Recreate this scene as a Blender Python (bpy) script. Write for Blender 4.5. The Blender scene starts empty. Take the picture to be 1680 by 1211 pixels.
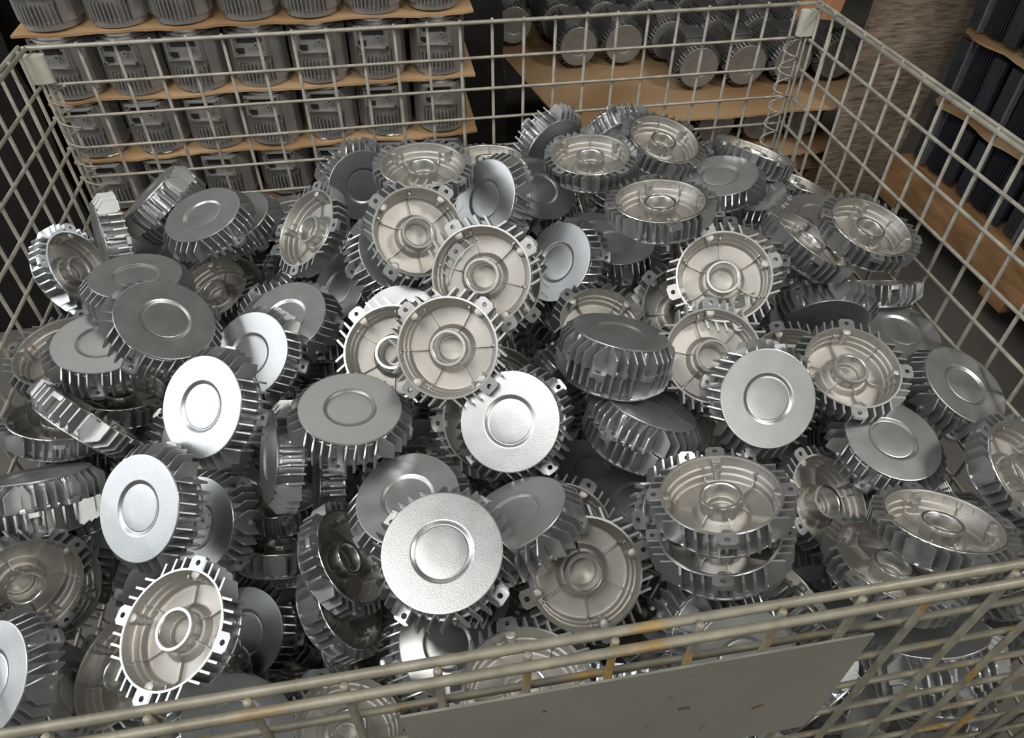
import bpy, bmesh, math, random
from mathutils import Vector, Matrix
# ---------------------------------------------------------------- camera, world, lights, exposure
S = bpy.context.scene
COL = S.collection
PI = math.pi
MM = 0.001
RZ = -0.1748; RX = 0.8005; RZ2 = 0.0045
camd = bpy.data.cameras.new('camera'); cam = bpy.data.objects.new('camera', camd); COL.objects.link(cam)
camd.sensor_fit = 'HORIZONTAL'; camd.sensor_width = 36.0; camd.lens = 1191.59 / 1680 * 36.0
camd.clip_start = 0.01; camd.clip_end = 60
cam.matrix_world = Matrix.Translation((0.47896, -0.17328, 0.39094)) @ (Matrix.Rotation(RZ, 4, 'Z') @ Matrix.Rotation(RX, 4, 'X') @ Matrix.Rotation(RZ2, 4, 'Z'))
S.camera = cam
S.view_settings.view_transform = 'Standard'; S.view_settings.look = 'None'
S.view_settings.gamma = 1.0; S.view_settings.use_curve_mapping = False
S.view_settings.exposure = 0.0
w = bpy.data.worlds.new('hall_air'); S.world = w; w.use_nodes = True
w.node_tree.nodes['Background'].inputs[0].default_value = (0.95, 0.97, 1.0, 1)
w.node_tree.nodes['Background'].inputs[1].default_value = 0.014

def area_light(name, loc, target, sx, sy, power, color):
    l = bpy.data.lights.new(name, 'AREA'); l.shape = 'RECTANGLE'; l.size = sx; l.size_y = sy
    l.energy = power; l.color = color
    o = bpy.data.objects.new(name, l); COL.objects.link(o); o.location = loc
    o.rotation_euler = (Vector(target) - Vector(loc)).to_track_quat('-Z', 'Y').to_euler()
    return o
area_light('left_door_light', (-2.7, 0.7, 1.15), (0.5, 0.5, -0.2), 2.3, 1.9, 60, (0.93, 0.97, 1.0))
area_light('ceiling_lamp_left', (-0.55, -0.35, 2.3), (0.45, 0.4, -0.2), 2.0, 1.0, 46, (1.0, 0.98, 0.94))
area_light('ceiling_lamp_right', (2.5, -0.15, 1.9), (0.7, 0.5, -0.2), 0.45, 0.45, 30, (1.0, 0.97, 0.9))
area_light('rear_fill_light', (0.1, 2.9, 2.5), (0.5, 0.9, -0.2), 3.0, 0.7, 10, (1.0, 0.97, 0.92))  # unseen fill, added to lift the faces that reflect the rear
area_light('front_fill_light', (1.3, -2.4, 1.5), (0.7, 0.6, -0.3), 1.6, 0.9, 26, (1.0, 0.98, 0.92))  # unseen fill behind the camera, added to brighten plate and front wires

# ---------------------------------------------------------------- helpers
def link(o, parent=None):
    COL.objects.link(o)
    if parent: o.parent = parent
    return o
def empty(name, label, cat, mat=None, group=None):
    o = bpy.data.objects.new(name, None); COL.objects.link(o); o.empty_display_size = 0.02
    o['label'] = label; o['category'] = cat
    if group: o['group'] = group
    if mat is not None: o.matrix_world = mat
    return o
class MB:
    def __init__(s): s.v = []; s.f = []
    def add(s, v, f, M=None):
        n = len(s.v)
        if M is not None: v = [tuple(M @ Vector(p)) for p in v]
        s.v += v; s.f += [tuple(i + n for i in q) for q in f]
    def box(s, a, b, M=None):
        x0, y0, z0 = a; x1, y1, z1 = b
        s.add([(x0,y0,z0),(x1,y0,z0),(x1,y1,z0),(x0,y1,z0),(x0,y0,z1),(x1,y0,z1),(x1,y1,z1),(x0,y1,z1)],
              [(0,3,2,1),(4,5,6,7),(0,1,5,4),(1,2,6,5),(2,3,7,6),(3,0,4,7)], M)
    def prism(s, pts, z0, z1, M=None):
        n = len(pts)
        s.add([(x, y, z0) for x, y in pts] + [(x, y, z1) for x, y in pts],
              [tuple(range(n))[::-1], tuple(range(n, 2*n))] + [(i, (i+1) % n, n+(i+1) % n, n+i) for i in range(n)], M)
    def lathe(s, prof, seg=64, M=None, closed=False, rmod=None, cap0=False, cap1=False):
        v = []; f = []; m = len(prof)
        for k in range(seg):
            t = 2*PI*k/seg
            for j, (r, z) in enumerate(prof):
                rr = r*(rmod(j, t) if rmod else 1)
                v.append((rr*math.cos(t), rr*math.sin(t), z))
        for k in range(seg):
            k2 = (k+1) % seg
            for j in range(m if closed else m-1):
                j2 = (j+1) % m
                f.append((k*m+j, k2*m+j, k2*m+j2, k*m+j2))
        if cap0: f.append(tuple(k*m for k in range(seg))[::-1])
        if cap1: f.append(tuple(k*m+m-1 for k in range(seg)))
        s.add(v, f, M)
    def rod(s, a, b, r, seg=10, r2=None):
        a = Vector(a); b = Vector(b); d = b - a; L = d.length
        M = Matrix.Translation(a) @ d.to_track_quat('Z', 'Y').to_matrix().to_4x4()
        r2 = r if r2 is None else r2; c = min(r*.35, L*.2)
        s.lathe([(r-c, 0), (r, c), (r2, L-c), (r2-c, L)], seg, M, cap0=True, cap1=True)
    def tube(s, pts, r, seg=8):
        pts = [Vector(p) for p in pts]; v = []; f = []; n = len(pts)
        up = Vector((0.13, 0.2, 1)).normalized()
        for i, p in enumerate(pts):
            t = (pts[min(i+1, n-1)] - pts[max(i-1, 0)]).normalized()
            a = t.cross(up).normalized(); b = t.cross(a)
            for k in range(seg):
                q = 2*PI*k/seg
                v.append(tuple(p + r*(math.cos(q)*a + math.sin(q)*b)))
        for i in range(n-1):
            for k in range(seg):
                k2 = (k+1) % seg
                f.append((i*seg+k, i*seg+k2, (i+1)*seg+k2, (i+1)*seg+k))
        f.append(tuple(range(seg))[::-1]); f.append(tuple((n-1)*seg+k for k in range(seg)))
        s.add(v, f)
    def mesh(s, name, mat, sharp=35, smooth=True, scale=MM):
        me = bpy.data.meshes.new(name)
        me.from_pydata([(x*scale, y*scale, z*scale) for x, y, z in s.v], [], s.f)
        bm = bmesh.new(); bm.from_mesh(me); bmesh.ops.recalc_face_normals(bm, faces=bm.faces); bm.to_mesh(me); bm.free()
        me.materials.append(mat)
        if smooth:
            me.polygons.foreach_set('use_smooth', [True]*len(me.polygons))
            me.set_sharp_from_angle(angle=math.radians(sharp))
        return me
def obj(name, me, parent=None, M=None):
    o = bpy.data.objects.new(name, me); link(o, parent)
    if M is not None: o.matrix_local = M
    return o
def tag(o, label, cat, group=None, kind=None):
    o['label'] = label; o['category'] = cat
    if group: o['group'] = group
    if kind: o['kind'] = kind
    return o
def structure(name, me):
    o = obj(name, me); o['kind'] = 'structure'; return o

# ---------------------------------------------------------------- materials
def new_mat(name):
    m = bpy.data.materials.new(name); m.use_nodes = True
    nt = m.node_tree; b = nt.nodes['Principled BSDF']
    return m, nt, b
def nd(nt, t, **kw):
    n = nt.nodes.new(t)
    for k, v in kw.items(): setattr(n, k, v)
    return n
def coords(nt, sc=(1,1,1), kind='Object'):
    tc = nd(nt, 'ShaderNodeTexCoord'); mp = nd(nt, 'ShaderNodeMapping'); mp.inputs['Scale'].default_value = sc
    nt.links.new(tc.outputs[kind], mp.inputs['Vector']); return mp.outputs['Vector']
def noise(nt, vec, scale, detail=3, rough=.5):
    n = nd(nt, 'ShaderNodeTexNoise'); n.inputs['Scale'].default_value = scale; n.inputs['Detail'].default_value = detail
    n.inputs['Roughness'].default_value = rough
    nt.links.new(vec, n.inputs['Vector']); return n.outputs['Fac']
def ramp(nt, fac, stops):
    r = nd(nt, 'ShaderNodeValToRGB'); e = r.color_ramp.elements
    while len(e) < len(stops): e.new(0.5)
    for el, (p, c) in zip(e, stops): el.position = p; el.color = (*c, 1)
    nt.links.new(fac, r.inputs['Fac']); return r.outputs['Color']
def bump(nt, b, fac, strength, dist=.001):
    n = nd(nt, 'ShaderNodeBump'); n.inputs['Strength'].default_value = strength; n.inputs['Distance'].default_value = dist
    nt.links.new(fac, n.inputs['Height']); nt.links.new(n.outputs['Normal'], b.inputs['Normal'])
def simple(name, col, rough, metal, var=.12, scale=60, bmp=.0, bscale=300, rvar=0.0, sc=(1,1,1)):
    m, nt, b = new_mat(name)
    v = coords(nt, sc); f = noise(nt, v, scale)
    lo = tuple(c*(1-var) for c in col); hi = tuple(min(1, c*(1+var)) for c in col)
    nt.links.new(ramp(nt, f, [(.3, lo), (.7, hi)]), b.inputs['Base Color'])
    b.inputs['Metallic'].default_value = metal; b.inputs['Roughness'].default_value = rough
    if rvar:
        mr = nd(nt, 'ShaderNodeMapRange'); mr.inputs['To Min'].default_value = rough-rvar; mr.inputs['To Max'].default_value = rough+rvar
        nt.links.new(f, mr.inputs['Value']); nt.links.new(mr.outputs['Result'], b.inputs['Roughness'])
    if bmp: bump(nt, b, noise(nt, v, bscale), bmp)
    return m
M_PAINT = simple('grey_silver_paint', (.50, .51, .515), .33, .85, .05, 40, .12, 900, .05)
M_CAST = simple('bare_cast_aluminium', (.53, .51, .475), .38, .88, .08, 700, .4, 1800, .04)
M_CUT = simple('machined_aluminium', (.70, .70, .68), .34, 1.0, .05, 200, .05, 500)
M_WIRE = simple('galvanised_wire', (.38, .355, .30), .5, .35, .25, 40, .3, 250, .08)
M_SLEEVE = simple('pale_sheet_metal', (.66, .65, .55), .5, .2, .12, 30, .1)
M_MOTOR = simple('motor_grey', (.34, .325, .315), .45, .5, .1, 30, .15)
M_MOTOR_DK = simple('motor_dark_grey', (.25, .25, .25), .38, .55, .12, 30, .15)
M_SHIELD = simple('shield_grey', (.33, .32, .31), .4, .5, .08, 30)
M_BLUE = simple('dark_blue_grey', (.055, .058, .075), .4, .4, .15, 20)
M_STRIP = simple('blue_grey_strip', (.2, .21, .24), .4, .4)
M_BLACK = simple('black_recess', (.01, .01, .01), .8, 0)
M_FLOOR = simple('concrete', (.13, .12, .108), .75, 0, .2, 3, .2, 60)
M_DARK = simple('dark_hall_wall', (.03, .026, .022), .9, 0, .3, 2)
M_WOOD = simple('rough_wood', (.22, .13, .07), .8, 0, .3, 12, .4, 60, 0, (1, 8, 8))
M_PALLET = simple('pallet_wood', (.36, .2, .09), .75, 0, .35, 9, .4, 60, 0, (8, 1, 4))
M_PLANK = simple('orange_plank', (.5, .24, .12), .75, 0, .2, 10, .3, 60, 0, (8, 8, 1))
def card(name, big=False):
    m, nt, b = new_mat(name); v = coords(nt)
    f = noise(nt, v, 2.5 if big else 5, 1, .4)
    stops = [(.40, (.33, .19, .09)), (.46, (.38, .235, .115)), (.54, (.45, .29, .155)), (.66, (.50, .33, .185))]
    nt.links.new(ramp(nt, f, stops), b.inputs['Base Color']); b.inputs['Roughness'].default_value = .85
    bump(nt, b, noise(nt, v, 60), .2); return m
M_CARD = card('cardboard'); M_CARD_BIG = card('cardboard_stained', True)
def ply():
    m, nt, b = new_mat('weathered_plywood'); v = coords(nt, (3, 3, 22))
    f = noise(nt, v, 7, 6, .65); g = noise(nt, coords(nt), 5, 2)
    a = ramp(nt, f, [(.3, (.08, .064, .05)), (.5, (.27, .215, .17)), (.7, (.42, .35, .29))])
    c = ramp(nt, g, [(.35, (.6, .55, .5)), (.65, (1, .97, .93))])
    mx = nd(nt, 'ShaderNodeMix', data_type='RGBA', blend_type='MULTIPLY'); mx.inputs[0].default_value = 1
    nt.links.new(a, mx.inputs[6]); nt.links.new(c, mx.inputs[7]); nt.links.new(mx.outputs[2], b.inputs['Base Color'])
    b.inputs['Roughness'].default_value = .85; bump(nt, b, f, .4, .002); return m
M_PLY = ply()
def rusty():
    m, nt, b = new_mat('rust_spotted_wire'); v = coords(nt)
    base = ramp(nt, noise(nt, v, 50), [(.3, (.21, .195, .15)), (.7, (.33, .31, .245))])
    rust = ramp(nt, noise(nt, v, 120), [(.3, (.30, .16, .04)), (.7, (.50, .34, .10))])
    mask = ramp(nt, noise(nt, coords(nt, (.6, 1, 1)), 16, 4, .6), [(.56, (0, 0, 0)), (.64, (.85, .85, .85))])
    mx = nd(nt, 'ShaderNodeMix', data_type='RGBA')
    nt.links.new(mask, mx.inputs[0]); nt.links.new(base, mx.inputs[6]); nt.links.new(rust, mx.inputs[7])
    nt.links.new(mx.outputs[2], b.inputs['Base Color']); b.inputs['Metallic'].default_value = .3; b.inputs['Roughness'].default_value = .5
    bump(nt, b, noise(nt, v, 250), .3); return m
M_WIRE_RUST = rusty()

M_BACKDROP = simple('black_backdrop', (.012, .011, .010), .45, 0, .3, 20, .3, 30)  # near black colour standing in for the dark behind the stacks

def plate():
    m, nt, b = new_mat('grey_green_plate')
    tc = nd(nt, 'ShaderNodeTexCoord'); mp = nd(nt, 'ShaderNodeMapping'); nt.links.new(tc.outputs['Object'], mp.inputs['Vector'])
    mp.inputs['Rotation'].default_value = (0, .95, 0); mp.inputs['Scale'].default_value = (75, 1, 7)
    base = ramp(nt, noise(nt, coords(nt), 12), [(.3, (.33, .325, .275)), (.7, (.40, .395, .335))])
    rust = ramp(nt, noise(nt, coords(nt), 90), [(.3, (.12, .07, .03)), (.7, (.28, .19, .09))])
    s1 = ramp(nt, noise(nt, mp.outputs['Vector'], 1.0, 2, .4), [(.69, (0, 0, 0)), (.73, (.8, .8, .8))])
    s2 = ramp(nt, noise(nt, coords(nt), 75, 1), [(.75, (0, 0, 0)), (.78, (.9, .9, .9))])
    add = nd(nt, 'ShaderNodeMix', data_type='RGBA', blend_type='LIGHTEN'); add.inputs[0].default_value = 1
    nt.links.new(s1, add.inputs[6]); nt.links.new(s2, add.inputs[7])
    mx = nd(nt, 'ShaderNodeMix', data_type='RGBA'); nt.links.new(add.outputs[2], mx.inputs[0]); nt.links.new(base, mx.inputs[6]); nt.links.new(rust, mx.inputs[7])
    nt.links.new(mx.outputs[2], b.inputs['Base Color']); b.inputs['Roughness'].default_value = .45; b.inputs['Metallic'].default_value = .35
    return m
M_PLATE = plate()


# ---------------------------------------------------------------- the hall
def hall():
    b = MB(); b.box((-4500, -3500, -1010), (6500, 4700, -940)); structure('floor', b.mesh('floor', M_FLOOR, smooth=False))
    b = MB(); b.box((-4500, 4600, -940), (6500, 4700, 3600)); structure('wall_back', b.mesh('wall_back', M_DARK, smooth=False))
    b = MB(); b.box((-4600, -3500, -940), (-4500, 4700, 3600)); structure('wall_left', b.mesh('wall_left', M_DARK, smooth=False))
    b = MB(); b.box((6500, -3500, -940), (6600, 4700, 3600)); structure('wall_right', b.mesh('wall_right', M_DARK, smooth=False))
    b = MB(); b.box((-4500, -3600, -940), (6500, -3500, 3600)); structure('wall_front', b.mesh('wall_front', M_DARK, smooth=False))
    b = MB(); b.box((-4500, -3500, 3600), (6500, 4700, 3700)); structure('ceiling', b.mesh('ceiling', M_DARK, smooth=False))
hall()

# ---------------------------------------------------------------- the wire cage
CW, CD = 1182.0, 984.0
XL = -22.0
ZB = -860.0
def cage():
    root = empty('wire_mesh_cage', 'large rectangular wire mesh crate holding the whole pile of finned caps', 'crate', Matrix.Translation((0.591, 0.492, ZB*MM)))
    inv = Matrix.Translation((-0.591, -0.492, -ZB*MM))
    def part(name, b, mat=None, parent=None, label=None):
        o = obj(name, b.mesh(name, mat or M_WIRE, 50), parent or root, inv if parent is None else None)
        if label: o['label'] = label
        return o
    rw = 2.5; rr = 3.1
    def wire(name, a, c, r, panel, mat=None, wob=0.0, seed=0):
        b = MB(); rnd = random.Random(seed)
        a = Vector(a); c = Vector(c); n = 5 if wob else 2
        pts = []
        for i in range(n):
            p = a.lerp(c, i/(n-1))
            if 0 < i < n-1: p += Vector((rnd.uniform(-wob, wob), rnd.uniform(-wob, wob), rnd.uniform(-wob, wob)))
            pts.append(p)
        if n == 2: b.rod(a, c, r)
        else: b.tube(pts, r, 8)
        return part(name, b, mat, panel)
    zs = [-53.2 - 49.9*k for k in range(17)]
    def panel(label, verts, ends, off, double, zt, long_axis, mat):
        # ends: two corner points of the panel's top line; off: inward direction
        p0, p1 = Vector(ends[0]), Vector(ends[1]); off = Vector(off)
        base = MB(); base.rod(p0 + off*(rw+rr) + Vector((0,0,zt)), p1 + off*(rw+rr) + Vector((0,0,zt)), rr)
        pn = part('mesh_panel', base, mat, None, label)
        if double:
            wire('top_rail', p0 - off*(rw+rr) + Vector((0,0,zt)), p1 - off*(rw+rr) + Vector((0,0,zt)), rr, pn, mat, .6, 3)
        d = (p1-p0)
        for k, t in enumerate(verts):
            q = p0 + d*(t/d.length)
            rnd = random.Random(k*7+int(p0.x)+int(p0.y))
            wire('vertical_wire', q + Vector((0,0,zt+rnd.uniform(2.0, 4.2))), q + Vector((rnd.uniform(-1,1), rnd.uniform(-1,1), ZB)), rw, pn, mat)
        for k, z in enumerate(zs):
            wire('horizontal_wire', p0 + off*(rw*2-.3) + Vector((0,0,z)), p1 + off*(rw*2-.3) + Vector((0,0,z)), rw, pn, mat, .8, k)
        return pn
    panel('back mesh panel with a single top rail', [50*(i+1) - XL for i in range(-1, 23)], [(XL, CD, 0), (CW, CD, 0)], (0, -1, 0), False, 0, 'x', M_WIRE)
    panel('right mesh panel with a doubled top rail', [20, 62] + [100.2+51.03*i for i in range(-0, 18)], [(CW, CD, 0), (CW, 0, 0)], (-1, 0, 0), True, 0, 'y', M_WIRE)
    panel('left mesh panel with a doubled top rail', [22, 60] + [100+50.5*i for i in range(0, 18)], [(XL, CD, 0), (XL, 0, 0)], (1, 0, 0), True, 0, 'y', M_WIRE)
    panel('front mesh panel with a doubled, rust stained top rail', [19.2+50*i - XL for i in range(0, 23)], [(XL, 0, 0), (CW, 0, 0)], (0, 1, 0), True, -3.2, 'x', M_WIRE_RUST)
    # loose uprights of the folding corners, a little inside the walls
    for (x, y) in ((XL+9, CD-78), (XL+9, CD-12), (XL+14, CD-8), (CW-9, CD-80), (CW-9, CD-14), (CW-14, CD-9)):
        b = MB(); b.rod((x, y, -22), (x, y, ZB), rw); part('corner_upright', b)
    # sheet metal sleeves round the back corners
    for sx, (cx, cy) in ((1, (XL+10, CD-10)), (-1, (CW-13, CD-12))):
        b = MB(); prof = []
        for k in range(24):
            t = 2*PI*k/24; prof.append((cx + (17 if sx > 0 else 15)*math.copysign(abs(math.cos(t))**.6, math.cos(t)), cy + 8*math.copysign(abs(math.sin(t))**.6, math.sin(t))))
        b.prism(prof, -47, -8); part('corner_sleeve', b, M_SLEEVE, None, 'pale sheet metal sleeve')
    # spiral hinge wires at the back corners
    for (cx, cy) in ((XL+24, CD-14), (CW-30, CD-14)):
        b = MB(); pts = []
        turns = 16
        for k in range(turns*20):
            t = 2*PI*k/20
            pts.append((cx + 14*math.cos(t), cy + 9*math.sin(t), -52 - k*(520/(turns*20))))
        b.tube(pts, 1.6, 6); part('spiral_hinge', b, M_WIRE)
    # plain metal plate wired to the outside of the front panel
    b = MB()
    b.prism([(444, -46), (741, -46), (743, -165), (738, -198), (452, -202)], 0, 1.6, Matrix.Translation((0, -2.7, 0)) @ Matrix.Rotation(PI/2, 4, 'X'))
    part('sign_plate', b, M_PLATE, None, 'blank grey green sheet metal plate with a few rust scratches')
    # floor grid, feet
    b = MB(); b.box((XL, 0, ZB-6), (CW, CD, ZB)); part('base_plate', b, M_DARK)
    for x in (XL+40, CW-40):
        for y in (40, CD-40):
            b = MB(); b.box((x-30, y-30, -940), (x+30, y+30, ZB-6)); part('foot', b, M_WIRE)
cage()

# ---------------------------------------------------------------- the finned end cap
CS = 0.925      # the caps are drawn for a 118 mm face and scaled to their real 109 mm
def fin_geo(b, p, M=None, tip=71.0):
    at = lambda r: math.sqrt(max(r*r - p*p, 1))
    xo = at(tip) if abs(p) < 30 else at(70.0)
    xe = max(at(57.8), at(55.2)+1.2)
    prof = [(at(58.8), 0.3), (xo, 0.3), (xo, 19), (xo-.5, 20.6), (xo-1.8, 22), (xe, 32.2), (at(55.2), 32.2), (at(55.4), 24), (at(56.4), 12), (at(56.7), 3.6), (at(58.8), 3.2)]
    n = len(prof); v = []
    for sgn in (-1, 1):
        for x, z in prof:
            th = 1.25 - .55*z/33.0
            v.append((x, p + sgn*th, z))
    f = [tuple(range(n)), tuple(range(n, 2*n))[::-1]] + [(i, i+n, (i+1) % n + n, (i+1) % n) for i in range(n)]
    b.add(v, f, M)
OFFS = (-39, -28.5, -18.2, -8.6, 8.6, 18.2, 28.5, 39)
def lug_mesh(mat):
    b = MB(); hx, hr, n = 66.0, 2.9, 32
    def outer(t):
        dx, dy = math.cos(t), math.sin(t)
        x0, x1, y1, rc = 58.0, 73.0, 8.4, 3.2
        best = 1e9
        if dx > 0: best = min(best, (x1-hx)/dx)
        if dx < 0: best = min(best, (x0-hx)/dx)
        if abs(dy) > 1e-6: best = min(best, y1/abs(dy))
        px, py = hx+best*dx, best*dy
        cx, cy = x1-rc, math.copysign(y1-rc, py)
        if px > cx and abs(py) > y1-rc:
            d = math.hypot(px-cx, py-cy); px, py = cx+(px-cx)*rc/d, cy+(py-cy)*rc/d
        return px, py
    for z in (0, 5.5): pass
    v = []
    for k in range(n):
        t = 2*PI*(k+.5)/n; ox, oy = outer(t)
        v += [(ox, oy, 0), (ox, oy, 5.5), (hx+hr*math.cos(t), hr*math.sin(t), 5.5), (hx+hr*math.cos(t), hr*math.sin(t), 0)]
    f = []
    for k in range(n):
        a, c = k*4, ((k+1) % n)*4
        for j in range(4): f.append((a+j, c+j, c+(j+1) % 4, a+(j+1) % 4))
    b.add(v, f)
    # rounded thickening between the two fins above the ear
    b.lathe([(5.2, 5.5), (5.2, 26), (3.5, 30)], 16, Matrix.Translation((54.5, 0, 0)), cap0=True, cap1=True)
    return b.mesh('mounting_lug', mat, 40)
def housing_mesh():
    # outer painted shell and inner bare casting in one closed wall, face end closed by the face plate
    b = MB()
    b.lathe([(57.4, 0), (59.6, 0.2), (60, 0.8), (59.4, 3), (57.0, 3.4), (56.0, 14), (55.6, 24), (54.8, 24.5), (54.6, 28.6), (56.8, 29.2), (57, 31.0)], 96)
    me = b.mesh('housing', M_PAINT, 40)
    c = MB()
    c.lathe([(57.6, 0.0), (57.0, .9), (56.8, 2.0), (56.0, 11.6), (55.6, 12.3), (54.2, 12.9), (53.8, 13.5), (53.4, 18.8), (53.0, 19.5), (51.4, 20.1), (51.0, 20.7), (50.6, 25.6), (50.0, 27.2), (48.8, 28.0), (48.0, 28.15), (46, 28.2), (31.5, 28.25), (29.6, 28.2), (28.6, 27.9), (27.8, 27.0), (24.2, 22.0), (23.4, 21.2), (20.6, 20.6)], 96)
    me2 = c.mesh('housing', M_CAST, 24)
    bm = bmesh.new(); bm.from_mesh(me); n1 = len(bm.faces); bm.from_mesh(me2)
    bm.faces.ensure_lookup_table()
    for i in range(n1, len(bm.faces)): bm.faces[i].material_index = 1
    # machined rim band
    d = MB(); d.lathe([(57.2, 0.9), (57.5, -.15), (59.5, -.15), (60.1, .8)], 96)
    me3 = d.mesh('rim', M_CUT, 50); n2 = len(bm.faces); bm.from_mesh(me3); bm.faces.ensure_lookup_table()
    for i in range(n2, len(bm.faces)): bm.faces[i].material_index = 2
    out = bpy.data.meshes.new('housing'); bm.to_mesh(out); bm.free()
    for m in (M_PAINT, M_CAST, M_CUT): out.materials.append(m)
    out.set_sharp_from_angle(angle=math.radians(45))
    return out
def face_mesh():
    b = MB()
    b.lathe([(55.5, 29.8), (57.9, 30.1), (58.5, 30.8), (58.5, 32.4), (58.2, 32.9), (57.7, 33.05), (57.3, 33.08), (56.9, 33.08), (45, 33.03), (31.6, 33.0), (31.0, 33.0), (30.4, 32.95), (29.4, 32.6), (27.0, 31.1), (26.2, 30.75), (25.5, 30.8), (25.0, 31.0), (24.4, 31.05), (12, 31.07), (0.6, 31.08)], 96, cap1=True)
    return b.mesh('face_plate', M_PAINT, 28)
def hub_mesh():
    b = MB(); F = 12
    def rm(j, t):
        if j in (0, 1, 2): 
            q = (t % (2*PI/F)) - PI/F
            return math.cos(PI/F)/math.cos(q)*1.012 if j else 1
        return 1
    b.lathe([(20.9, 22), (21.8, 9), (21.6, 4.4), (20.9, 3.6), (18.2, 3.6), (17.2, 4.3), (16.8, 5.0), (16.6, 19.5), (15.6, 20.4), (14.6, 24.8), (13.4, 25.8), (7, 25.2), (0.5, 24.9)], 72, rmod=rm, cap1=True)
    me = b.mesh('bearing_hub', M_CAST, 30)
    me.materials.append(M_CUT)
    for p in me.polygons:
        c = p.center; r = math.hypot(c.x, c.y)/MM; z = c.z/MM
        if r < 21.2 and z < 19.8 and r > 14: p.material_index = 1
    return me
def rib_mesh():
    b = MB()
    for pts, w in (([(19.8, 16.5), (23.8, 18.6), (29.0, 24.0), (46.6, 24.2), (49.4, 21.4), (50.2, 19.0), (53.0, 17.5), (53.0, 24), (48, 28.4), (20, 28.4)], 1.0),):
        n = len(pts); v = [(x, s*w*(.85 if z < 27 else 1.2), z) for s in (-1, 1) for x, z in pts]
        b.add(v, [tuple(range(n)), tuple(range(n, 2*n))[::-1]] + [(i, i+n, (i+1) % n+n, (i+1) % n) for i in range(n)])
    b.box((51.5, -.9, 9.5), (55.0, .9, 18.5))
    return b.mesh('stiffening_rib', M_CAST, 40)
def boss_mesh():
    b = MB(); b.lathe([(4.2, 2.2), (5.2, 2.9), (5.6, 12), (6.2, 14)], 20, Matrix.Translation((55.0, 0, 0)), cap0=True, cap1=True)
    return b.mesh('screw_boss', M_CAST, 40)
ME_H = housing_mesh(); ME_F = face_mesh(); ME_HUB = hub_mesh(); ME_RIB = rib_mesh(); ME_BOSS = boss_mesh(); ME_LUG = lug_mesh(M_PAINT)
ME_FIN = {}
for p in OFFS:
    b = MB(); fin_geo(b, p); ME_FIN[p] = b.mesh('cooling_fin', M_PAINT, 40)
def frame(pos, x, z):
    X = Vector(x).normalized(); Z = Vector(z).normalized(); Y = Z.cross(X)
    M = Matrix.Identity(4)
    for i in range(3):
        M[i][0], M[i][1], M[i][2], M[i][3] = X[i]*CS, Y[i]*CS, Z[i]*CS, pos[i]*MM
    return M
def cap_proto(open_side, detail=True):
    r = bpy.data.objects.new('finned_end_cap', None); COL.objects.link(r); r.empty_display_size = .02
    obj('housing', ME_H, r); obj('face_plate', ME_F, r)
    for q in range(4):
        Rq = Matrix.Rotation(q*PI/2, 4, 'Z')
        obj('mounting_lug', ME_LUG, r, Rq)
        if detail:
            for p in OFFS: obj('cooling_fin', ME_FIN[p], r, Rq)
        if open_side: obj('screw_boss', ME_BOSS, r, Rq)
    if not detail:
        b = MB()
        for q in range(4):
            for p in OFFS: fin_geo(b, p, Matrix.Rotation(q*PI/2, 4, 'Z'))
        obj('cooling_fins', b.mesh('cooling_fins', M_PAINT, 40), r)
    if open_side:
        obj('bearing_hub', ME_HUB, r)['label'] = 'bright machined bearing hub'
        for k in range(6): obj('stiffening_rib', ME_RIB, r, Matrix.Rotation(PI/4 + k*PI/3, 4, 'Z'))
    return r
def copy_cap(proto, M, label, group=None):
    c = proto.copy(); COL.objects.link(c); c.matrix_world = M
    c['label'] = label; c['category'] = 'end cap'; c['group'] = group or 'finned end caps heaped in the wire mesh crate'
    for ch in proto.children:
        d = ch.copy(); COL.objects.link(d); d.parent = c
    return c
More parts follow.
